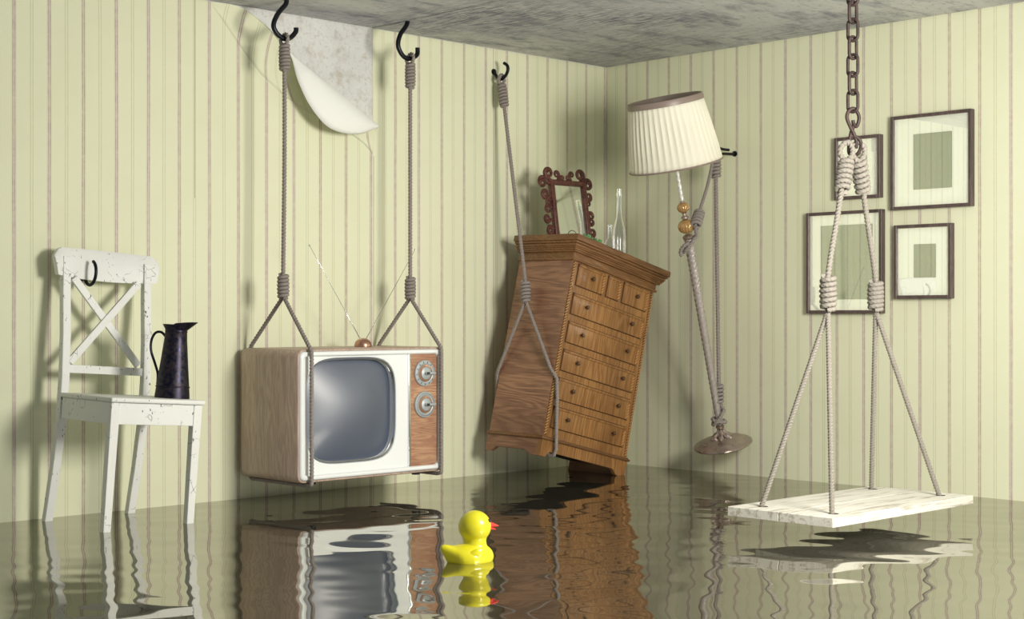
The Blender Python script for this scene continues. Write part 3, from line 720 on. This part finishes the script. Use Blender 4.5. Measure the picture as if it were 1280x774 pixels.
# bead necklace and wire ring at the front of the chest top
nk = thing('bead_necklace', 'string of green glass beads lying beside the foot of the carved mirror', 'necklace', DM @ Vector((.018, .022, .952)), DR)
bm = NB()
for i in range(26):
    t = i / 25; x = .012 * math.sin(t * 9); y = .0 + .105 * t
    z = .0055 + (.008 if i % 3 == 0 else 0)
    bmesh.ops.create_icosphere(bm, subdivisions=2, radius=.0055, matrix=Matrix.Translation((x, y, z)))
obj('beads', bm, 'bead', nk, True)
bm = NB()
P = [(0, -.021 * math.cos(a), .001 + .021 * math.sin(a)) for a in [PI * k / 20 for k in range(21)]]
tube(bm, P, .0013, 8); tube(bm, [(0, -.021, .0015), (-.03, -.021, .0015)], .0013, 8); tube(bm, [(0, .021, .0015), (-.03, .021, .0015)], .0013, 8)
wr_ = obj('wire_ring', bm, 'iron', smooth=True); wr_.location = DM @ Vector((-.02, -.012, .952)); wr_.rotation_euler = Euler((DR.x, DR.y, DR.z - .3))
tag(wr_, 'thin black wire loop standing on the chest top before the mirror', 'wire loop')

# ------------------------------------------------------------ floor lamp
LB = Vector((.819, -.15, .1609)); up = (U_ - math.tan(math.radians(10.9)) * R_ - math.tan(math.radians(11)) * F_).normalized()
lx_ = (R_ - up * R_.dot(up)).normalized(); ly_ = up.cross(lx_)
LM = Matrix.Translation(LB) @ Matrix((lx_, ly_, up)).transposed().to_4x4()
lp = thing('floor_lamp', 'floor lamp with a cream pleated shade hanging askew by ropes in the corner', 'lamp', LB, LM.to_euler())
bm = NB(); lathe(bm, [(0, -.022), (.124, -.022), (.128, -.018), (.128, -.012), (.122, -.008), (.105, -.004), (.100, .002), (.096, .004), (.055, .012), (.035, .016), (.016, .020), (0, .022)], 56, caps=False)
obj('base', bm, 'pewter', lp, True)
bm = NB()
for k in range(6):
    a = 2 * PI * k / 6 + .3; c, s = math.cos(a), math.sin(a)
    tube(bm, smooth_path([(c * .012, s * .012, .050), (c * .018, s * .018, .032), (c * .034, s * .034, .020), (c * .052, s * .052, .014)], 4), [.006, .007, .008, .009, .010, .011, .012, .012, .012, .010, .008, .006, .003], 8)
lathe(bm, [(.014, .018), (.012, .040), (.010, .050), (.018, .060), (.020, .066), (.014, .074), (.010, .078)], 24)
obj('foot_leaves', bm, 'pewter', lp, True)
bm = NB(); P = resample([Vector((0, 0, .07)), Vector((0, 0, .905))], .006)
tube(bm, P, [.0155 + .005 * i / len(P) for i in range(len(P))], 16, twist=.11, lobes=5, depth=.28); obj('twisted_pole', bm, 'pole', lp, True)
flute = lambda a, z: 1 - .07 * abs(math.sin(a * 9))
def ball(cz, r, name):
    bm = NB(); lathe(bm, [(r * math.cos(t) if abs(t) < 1.56 else 0, cz + r * .86 * math.sin(t)) for t in [math.radians(q) for q in range(-90, 91, 10)]], 72, rfun=flute, caps=False); obj(name, bm, 'amber', lp, True)
for pf in ([(.010, .895), (.022, .905), (.024, .915), (.012, .924)], [(.012, .990), (.016, .994), (.016, 1.000), (.008, 1.006), (.008, 1.014), (.012, 1.018)], [(.011, 1.062), (.008, 1.070)]):
    bm = NB(); lathe(bm, pf, 24); obj('collar', bm, 'pewter', lp, True)
ball(.958, .036, 'glass_ball'); ball(1.040, .0265, 'glass_ball')
bm = NB(); tube(bm, resample([Vector((0, 0, 1.065)), Vector((0, 0, 1.300))], .004), .0085, 12, twist=.05, lobes=2, depth=.4); obj('upper_stem', bm, 'polew', lp, True)
bm = NB(); lathe(bm, [(.013, 1.30), (.016, 1.31), (.016, 1.345), (.012, 1.35)], 20); lathe(bm, [(.012, 1.35), (.028, 1.39), (.022, 1.42), (0, 1.43)], 20); obj('bulb_holder', bm, 'bezel', lp, True)
SB, ST, ZB, ZT = .197, .157, 1.222, 1.496
def pleat(a, z):
    t = (z - ZB) / (ZT - ZB); q = (a * 44 / (2 * PI)) % 1
    return 1 + (.030 * (abs(2 * q - 1) ** 1.5) - .016 + .007 * math.sin(a * 7 + 3 * z)) * (.35 + .65 * math.sin(PI * min(max(t, .05), .95)))
bm = NB(); lathe(bm, [(SB + (ST - SB) * t, ZB + (ZT - ZB) * t) for t in [k / 10 for k in range(11)]], 352, rfun=pleat, caps=False)
sh = obj('lamp_shade', bm, 'shade', lp, True); md = sh.modifiers.new('thickness', 'SOLIDIFY'); md.thickness = .0015
bm = NB(); lathe(bm, [(ST + .004, ZT - .014), (ST + .0045, ZT), (ST + .001, ZT + .010), (ST - .004, ZT + .012), (ST - .007, ZT + .008), (ST - .006, ZT - .014)], 96, caps=False); obj('top_trim', bm, 'trim', sh, True)
bm = NB(); tube(bm, [(SB * math.cos(a), SB * math.sin(a), ZB) for a in [2 * PI * k / 96 for k in range(96)]], .0038, 8, closed=True); obj('bottom_trim', bm, 'trim', sh, True)
bm = NB()
for k in range(3):
    a = 2 * PI * k / 3; tube(bm, [(.014 * math.cos(a), .014 * math.sin(a), 1.345), (SB * .93 * math.cos(a), SB * .93 * math.sin(a), ZB + .05)], .002, 8)
obj('shade_carrier', bm, 'chrome', lp, True)
# wall hook and ropes of the lamp
XQ = .772
bm = NB(); tube(bm, resample(smooth_path([(XQ, 0, 1.427), (XQ, -.03, 1.424), (XQ, -.086, 1.421), (XQ, -.128, 1.412), (XQ, -.158, 1.418), (XQ, -.160, 1.436), (XQ, -.135, 1.446), (XQ, -.086, 1.441), (XQ, -.045, 1.441)], 6), .004), .0062, 12)
lathe(bm, [(.013, 0.0), (.012, .005)], 16, mat4=Matrix.Translation((XQ, 0, 1.427)) @ Matrix.Rotation(PI / 2, 4, 'X'))
tag(obj('wall_hook', bm, 'iron', smooth=True), 'black iron wall hook half hidden behind the cream lamp shade', 'hook', 'black iron hooks')
def L3(x, y, z): return LM @ Vector((x, y, z))
hkp = Vector((XQ, -.138, 1.395))
bot = L3(.020, .012, .205); b2 = L3(.012, .0, .12)
rp = thing('hanging_rope', 'straight grey rope running from the wall hook down to the foot of the lamp', 'rope', bot, group='ropes holding up the lamp'); T = Matrix.Translation(-bot)
bm = NB(); rope(bm, [hkp, hkp.lerp(bot, .5), bot], .0098); xf(bm, T); obj('rope', bm, 'rope', rp, True)
bm = NB(); coil(bm, hkp + Vector((0, 0, -.004)), hkp + (bot - hkp).normalized() * .082, .0180, .0078, 5); xf(bm, T); obj('knot', bm, 'rope', rp, True)
bm = NB(); rope(bm, [hkp + Vector((0, .008, 0)), hkp + Vector((-.014, .010, .02)), hkp + Vector((-.004, .004, .036)), hkp + Vector((.012, -.002, .022)), hkp], .008); xf(bm, T); obj('loop', bm, 'rope', rp, True)
bm = NB(); coil(bm, bot + Vector((0, 0, .045)), bot + Vector((0, 0, -.045)), .0160, .0075, 5.5); xf(bm, T); obj('knot', bm, 'rope', rp, True)
def ringpath(zc, R, tilt, n=24, a0=0, a1=2 * PI):
    return [L3(R * math.cos(a0 + (a1 - a0) * k / n), R * math.sin(a0 + (a1 - a0) * k / n), zc + tilt * math.cos(a0 + (a1 - a0) * k / n)) for k in range(n + 1)]
bm = NB(); rope(bm, [bot + Vector((0, 0, -.03))] + ringpath(.108, .028, .028)[1:] , .0085, step=.004); rope(bm, ringpath(.093, .027, -.010), .0085, step=.004); xf(bm, T); obj('loop', bm, 'rope', rp, True)
ka = L3(.030, .02, 1.052); kb = L3(.036, .010, .962); kb = L3(.034, -.030, .955); ka = Vector(kb) + (hkp - kb).normalized() * .095
rp = thing('hanging_rope', 'short slanting grey rope with a fat coiled knot beside the amber glass balls', 'rope', kb, group='ropes holding up the lamp'); T = Matrix.Translation(-kb)
bm = NB(); rope(bm, [hkp + Vector((-.004, -.010, .0)), hkp.lerp(ka, .5), ka, kb], .0080); xf(bm, T); obj('rope', bm, 'rope', rp, True)
bm = NB(); coil(bm, ka, kb, .0185, .0080, 5.5); xf(bm, T); obj('knot', bm, 'rope', rp, True)
bm = NB(); rope(bm, [kb, L3(.036, -.012, .915)] + ringpath(.880, .029, .026, 24, -.5, 2 * PI - .6) , .0095, step=.004)
rope(bm, [L3(.0, -.032, .892), L3(-.022, -.030, .885), L3(-.036, -.022, .872), L3(-.044, -.014, .855), L3(-.040, -.012, .838)], .0090); xf(bm, T); obj('loop', bm, 'rope', rp, True)

# ------------------------------------------------------------ pictures
def picture(x0, x1, z0, z1, op, label, wx=.012):
    p = thing('picture_frame', label, 'picture', ((x0 + x1) / 2, 0, z0), group='framed pictures on the right wall'); T = Matrix.Translation(Vector((-(x0 + x1) / 2, 0, -z0)))
    bm = NB(); yb, yf = -.001, -.030; w = .013
    for a, b, c, d in ((x0, x0 + w, z0, z1), (x1 - w, x1, z0, z1), (x0 + w, x1 - w, z1 - w, z1), (x0 + w, x1 - w, z0, z0 + w)): box(bm, a, b, yf, yb, c, d, .0012, 1)
    xf(bm, T); obj('frame', bm, 'frame', p)
    bm = NB(); a, b, c, d = op; y0, y1 = -.017, -.014
    for q in ((x0 + w - .002, a, z0 + w - .002, z1 - w + .002), (b, x1 - w + .002, z0 + w - .002, z1 - w + .002), (a, b, z0 + w - .002, c), (a, b, d, z1 - w + .002)): box(bm, q[0], q[1], y0, y1, q[2], q[3])
    xf(bm, T); obj('mat_board', bm, 'mat', p)
    bm = NB(); box(bm, x0 + w, x1 - w, -.012, -.009, z0 + w, z1 - w); xf(bm, T); obj('print', bm, 'print', p)
    bm = NB(); box(bm, x0 + w - .001, x1 - w + .001, -.0225, -.0205, z0 + w - .001, z1 - w + .001); xf(bm, T); obj('glass', bm, 'pane', p)
picture(1.311, 1.531, 1.190, 1.449, (1.385, 1.463, 1.265, 1.380), 'small framed picture right behind the rusty chain, upper left of the four')
picture(1.581, 1.940, 1.134, 1.513, (1.677, 1.851, 1.212, 1.435), 'largest picture at the upper right, ceiling mirrored in its glass')
picture(1.171, 1.540, .716, 1.142, (1.235, 1.490, .774, 1.085), 'big framed picture with a wide opening hanging behind the knots of the swing ropes')
picture(1.596, 1.853, .775, 1.072, (1.679, 1.780, .858, .993), 'small framed picture at the lower right with the chair mirrored in its glass')

# ------------------------------------------------------------ swing
SC = Vector((2.111, -1.11, .062))
sw = thing('plank_swing', 'white weathered plank swing hanging low over the water', 'swing', SC)
SX0, SX1, SY0, SY1 = 1.912, 2.312, -1.525, -.684
T = Matrix.Translation(-SC); mid = 2.112
for a, b in ((SX0, mid - .0015), (mid + .0015, SX1)):
    bm = NB(); box(bm, a, b, SY0, SY1, .0625, .0925, .0015, 1); xf(bm, T); obj('plank', bm, 'boards', sw)
for y in (-1.42, -.80):
    bm = NB(); box(bm, SX0 + .05, SX1 - .05, y - .025, y + .025, .050, .0622, .002, 1); xf(bm, T); obj('batten', bm, 'boards', sw)
topc = {0: Vector((2.100, -1.130, 1.225)), 1: Vector((2.122, -1.092, 1.225))}
for k, (yk, holes, pk) in enumerate(((-1.28, ((1.992, -1.451), (2.251, -1.439)), ((2.129, -1.28, .835), (2.129, -1.28, .724))), (-.94, ((1.964, -.769), (2.231, -.769)), ((2.090, -.94, .823), (2.090, -.94, .725))))):
    A, B = Vector(pk[0]), Vector(pk[1]); c0 = topc[k]; d = (A - c0).normalized()
    rp = thing('swing_rope', ['pale rope on the near left side of the swing, splitting in two below its knot', 'pale rope on the right side of the swing, splitting in two below its knot'][k], 'rope', B, group='ropes of the swing'); T = Matrix.Translation(-B)
    bm = NB(); rope(bm, [c0, c0.lerp(A, .5), A, B], .0098); xf(bm, T); obj('rope', bm, 'rope_pale', rp, True)
    bm = NB(); coil(bm, c0, c0 + d * .118, .0205, .0092, 6.5, .034); xf(bm, T); obj('knot', bm, 'rope_pale', rp, True)
    bm = NB(); sgn = (-1, 1)[k]; ax = Vector((.697, .717, 0))
    rope(bm, [c0 + Vector((0, 0, -.01)), c0 + ax * -.020 + Vector((0, 0, .014)), c0 + ax * (-.018) + Vector((0, 0, .040)), c0 + ax * (-.002 * sgn) + Vector((0, 0, .056)), c0 + ax * .018 + Vector((0, 0, .040)), c0 + ax * .018 + Vector((0, 0, .014)), c0 + Vector((0, 0, -.01))], .0098); xf(bm, T); obj('loop', bm, 'rope_pale', rp, True)
    bm = NB(); coil(bm, A, B, .0205, .0090, 6.8, .034); xf(bm, T); obj('knot', bm, 'rope_pale', rp, True)
    for (hx, hy) in holes:
        bm = NB(); s = Vector((hx, hy, .0935)); rope(bm, [B + (A - B) * .2, B, s + (B - s) * .5, s, s - Vector((0, 0, .0))], .0092, twist=.030); xf(bm, T); obj('strand', bm, 'rope_pale', rp, True)
for hx, hy in ((1.992, -1.451), (2.251, -1.439), (1.964, -.769), (2.231, -.769)):
    bm = NB(); lathe(bm, [(.0165, .0926), (.0165, .0932), (0, .0932)], 18, mat4=Matrix.Translation((hx + .004, hy + .002, 0)), caps=False)
    xf(bm, Matrix.Translation(-SC)); obj('rope_hole', bm, 'chain', sw)
# chain
CX, CY = 2.111, -1.110
cn = thing('chain', 'rusty iron chain hanging from the ceiling down to the swing ropes', 'chain', (CX, CY, 1.245))
T = Matrix.Translation(Vector((-CX, -CY, -1.245)))
def link(zc, hl, hw, ang, r, name='chain_link'):
    P = []; s = hl - hw
    for k in range(40):
        a = 2 * PI * k / 40; P.append(Vector((hw * math.cos(a), 0, hw * math.sin(a) + (s if math.sin(a) > 0 else -s))))
    bm = NB(); tube(bm, P, r, 10, closed=True); xf(bm, T @ Matrix.Translation((CX, CY, zc)) @ Matrix.Rotation(ang, 4, 'Z')); obj(name, bm, 'chain', cn, True)
base_a = math.atan2(R_.y, R_.x)
z = 1.418; k = 0
while z < 1.885:
    link(z, .036, .0175, base_a + (.62 if k % 2 else -.62), .0056); z += .0590; k += 1
# twisted hook link under the chain
bm = NB()
P = []
for (u, v, w) in ((-.012, .030, 1.300), (.004, .010, 1.302), (.010, 0, 1.318), (.006, -.002, 1.330), (.016, .0, 1.352), (.018, .0, 1.372), (.002, .004, 1.391), (-.014, .006, 1.380), (-.017, .006, 1.355), (-.006, .006, 1.325), (.002, .004, 1.300), (.014, .0, 1.275), (.020, -.004, 1.255), (.014, -.006, 1.236)):
    pass
hk = [(.004, .008, 1.345), (.012, .004, 1.334), (.019, .0, 1.350), (.019, 0, 1.372), (.004, 0, 1.393), (-.013, 0, 1.386), (-.020, 0, 1.364), (-.010, 0, 1.336), (.004, 0, 1.308), (.012, 0, 1.282), (.010, -.004, 1.262)]
tube(bm, resample(smooth_path([Vector((CX, CY, 0)) + R_ * u + F_ * v + U_ * w for u, v, w in hk], 8), .003), .0062, 10)
hk2 = [(.002, .008, 1.356), (.004, .010, 1.335), (-.006, .006, 1.308), (-.012, .004, 1.270), (-.010, .010, 1.248), (.004, .018, 1.240), (.020, .012, 1.246), (.027, .002, 1.268), (.022, -.004, 1.288), (.010, -.002, 1.300)]
tube(bm, resample(smooth_path([Vector((CX, CY, 0)) + R_ * u + F_ * v + U_ * w for u, v, w in hk2], 8), .003), .0062, 10)
xf(bm, T); obj('twisted_hook', bm, 'chain', cn, True)
bm = NB(); lathe(bm, [(.030, 1.892), (.030, 1.8995)], 20, mat4=Matrix.Translation((CX, CY, 0))); xf(bm, T); obj('ceiling_plate', bm, 'chain', cn)

# ------------------------------------------------------------ rubber duck
hd = (R_ * math.cos(.42) + F_ * math.sin(.42)); DK = Vector((1.714, -2.483, 0))
dk = thing('rubber_duck', 'yellow toy duck with a red beak floating on the water', 'toy duck', DK, (0, 0, math.atan2(hd.y, hd.x)))
bm = NB()
bmesh.ops.create_uvsphere(bm, u_segments=48, v_segments=28, radius=1)
for v in bm.verts:
    x, y, z = v.co
    X = x * .082; Y = y * .060 * (1 - .25 * max(0, -x)); Zc = z * .040 + .012
    if z > 0: Zc += .010 * max(0, x) * z
    t = max(0, -x - .45) / .55
    if z > -.25: Zc += .036 * t ** 1.4 * (z + .25) / 1.25 * 1.3; X -= .012 * t * max(0, z)
    if x < 0: X += .030 * min(1, max(0, (.045 - Zc) / .06)) * (-x) ** 2
    Y *= 1 - .6 * t
    v.co = (X, Y, Zc)
n0 = len(bm.verts)
r = bmesh.ops.create_uvsphere(bm, u_segments=40, v_segments=28, radius=.0475)
for v in r['verts']: v.co = Vector((v.co.x * 1.0 + .026, v.co.y * .98, v.co.z * .98 + .099))
lathe(bm, [(0.0, .030), (.040, .032), (.0345, .048), (.033, .058), (.036, .075), (0, .09)], 40, mat4=Matrix.Translation((.026, 0, 0)), caps=False)
du = obj('body', bm, 'duck', dk)
md = du.modifiers.new('remesh', 'REMESH'); md.mode = 'VOXEL'; md.voxel_size = .0022; md.use_smooth_shade = True
md = du.modifiers.new('smooth', 'SMOOTH'); md.iterations = 6; md.factor = .6
for s in (-1, 1):
    bm = NB(); bmesh.ops.create_uvsphere(bm, u_segments=28, v_segments=16, radius=1)
    for v in bm.verts:
        x, y, z = v.co; q = .5 + .5 * x
        v.co = (.012 + x * .046, s * (.0520 + .0075 * y * s - .020 * max(0, -x) ** 1.5 - .016 * max(0, x) ** 2), .024 + z * .022 * (.25 + .75 * q) - .012 * max(0, -x) + .006)
    obj('wing', bm, 'duck', dk, True)
bm = NB()
for zz, ll, hh in ((.103, .034, .010), (.093, .026, .006)):
    r = bmesh.ops.create_uvsphere(bm, u_segments=24, v_segments=14, radius=1)
    for v in r['verts']:
        x, y, z = v.co; v.co = (.068 + x * ll * (1.0), y * .018 * (1 - .45 * max(0, x)), zz + z * hh * (1 - .6 * max(0, x)) - (.006 * max(0, x)))
obj('beak', bm, 'beak', dk, True)
for s in (-1, 1):
    bm = NB(); a = math.radians(38) * s; bmesh.ops.create_uvsphere(bm, u_segments=16, v_segments=10, radius=.0055)
    xf(bm, Matrix.Translation((.026 + .0455 * math.cos(a) * .94, .0455 * math.sin(a) * .96, .117))); obj('eye', bm, 'black', dk, True)
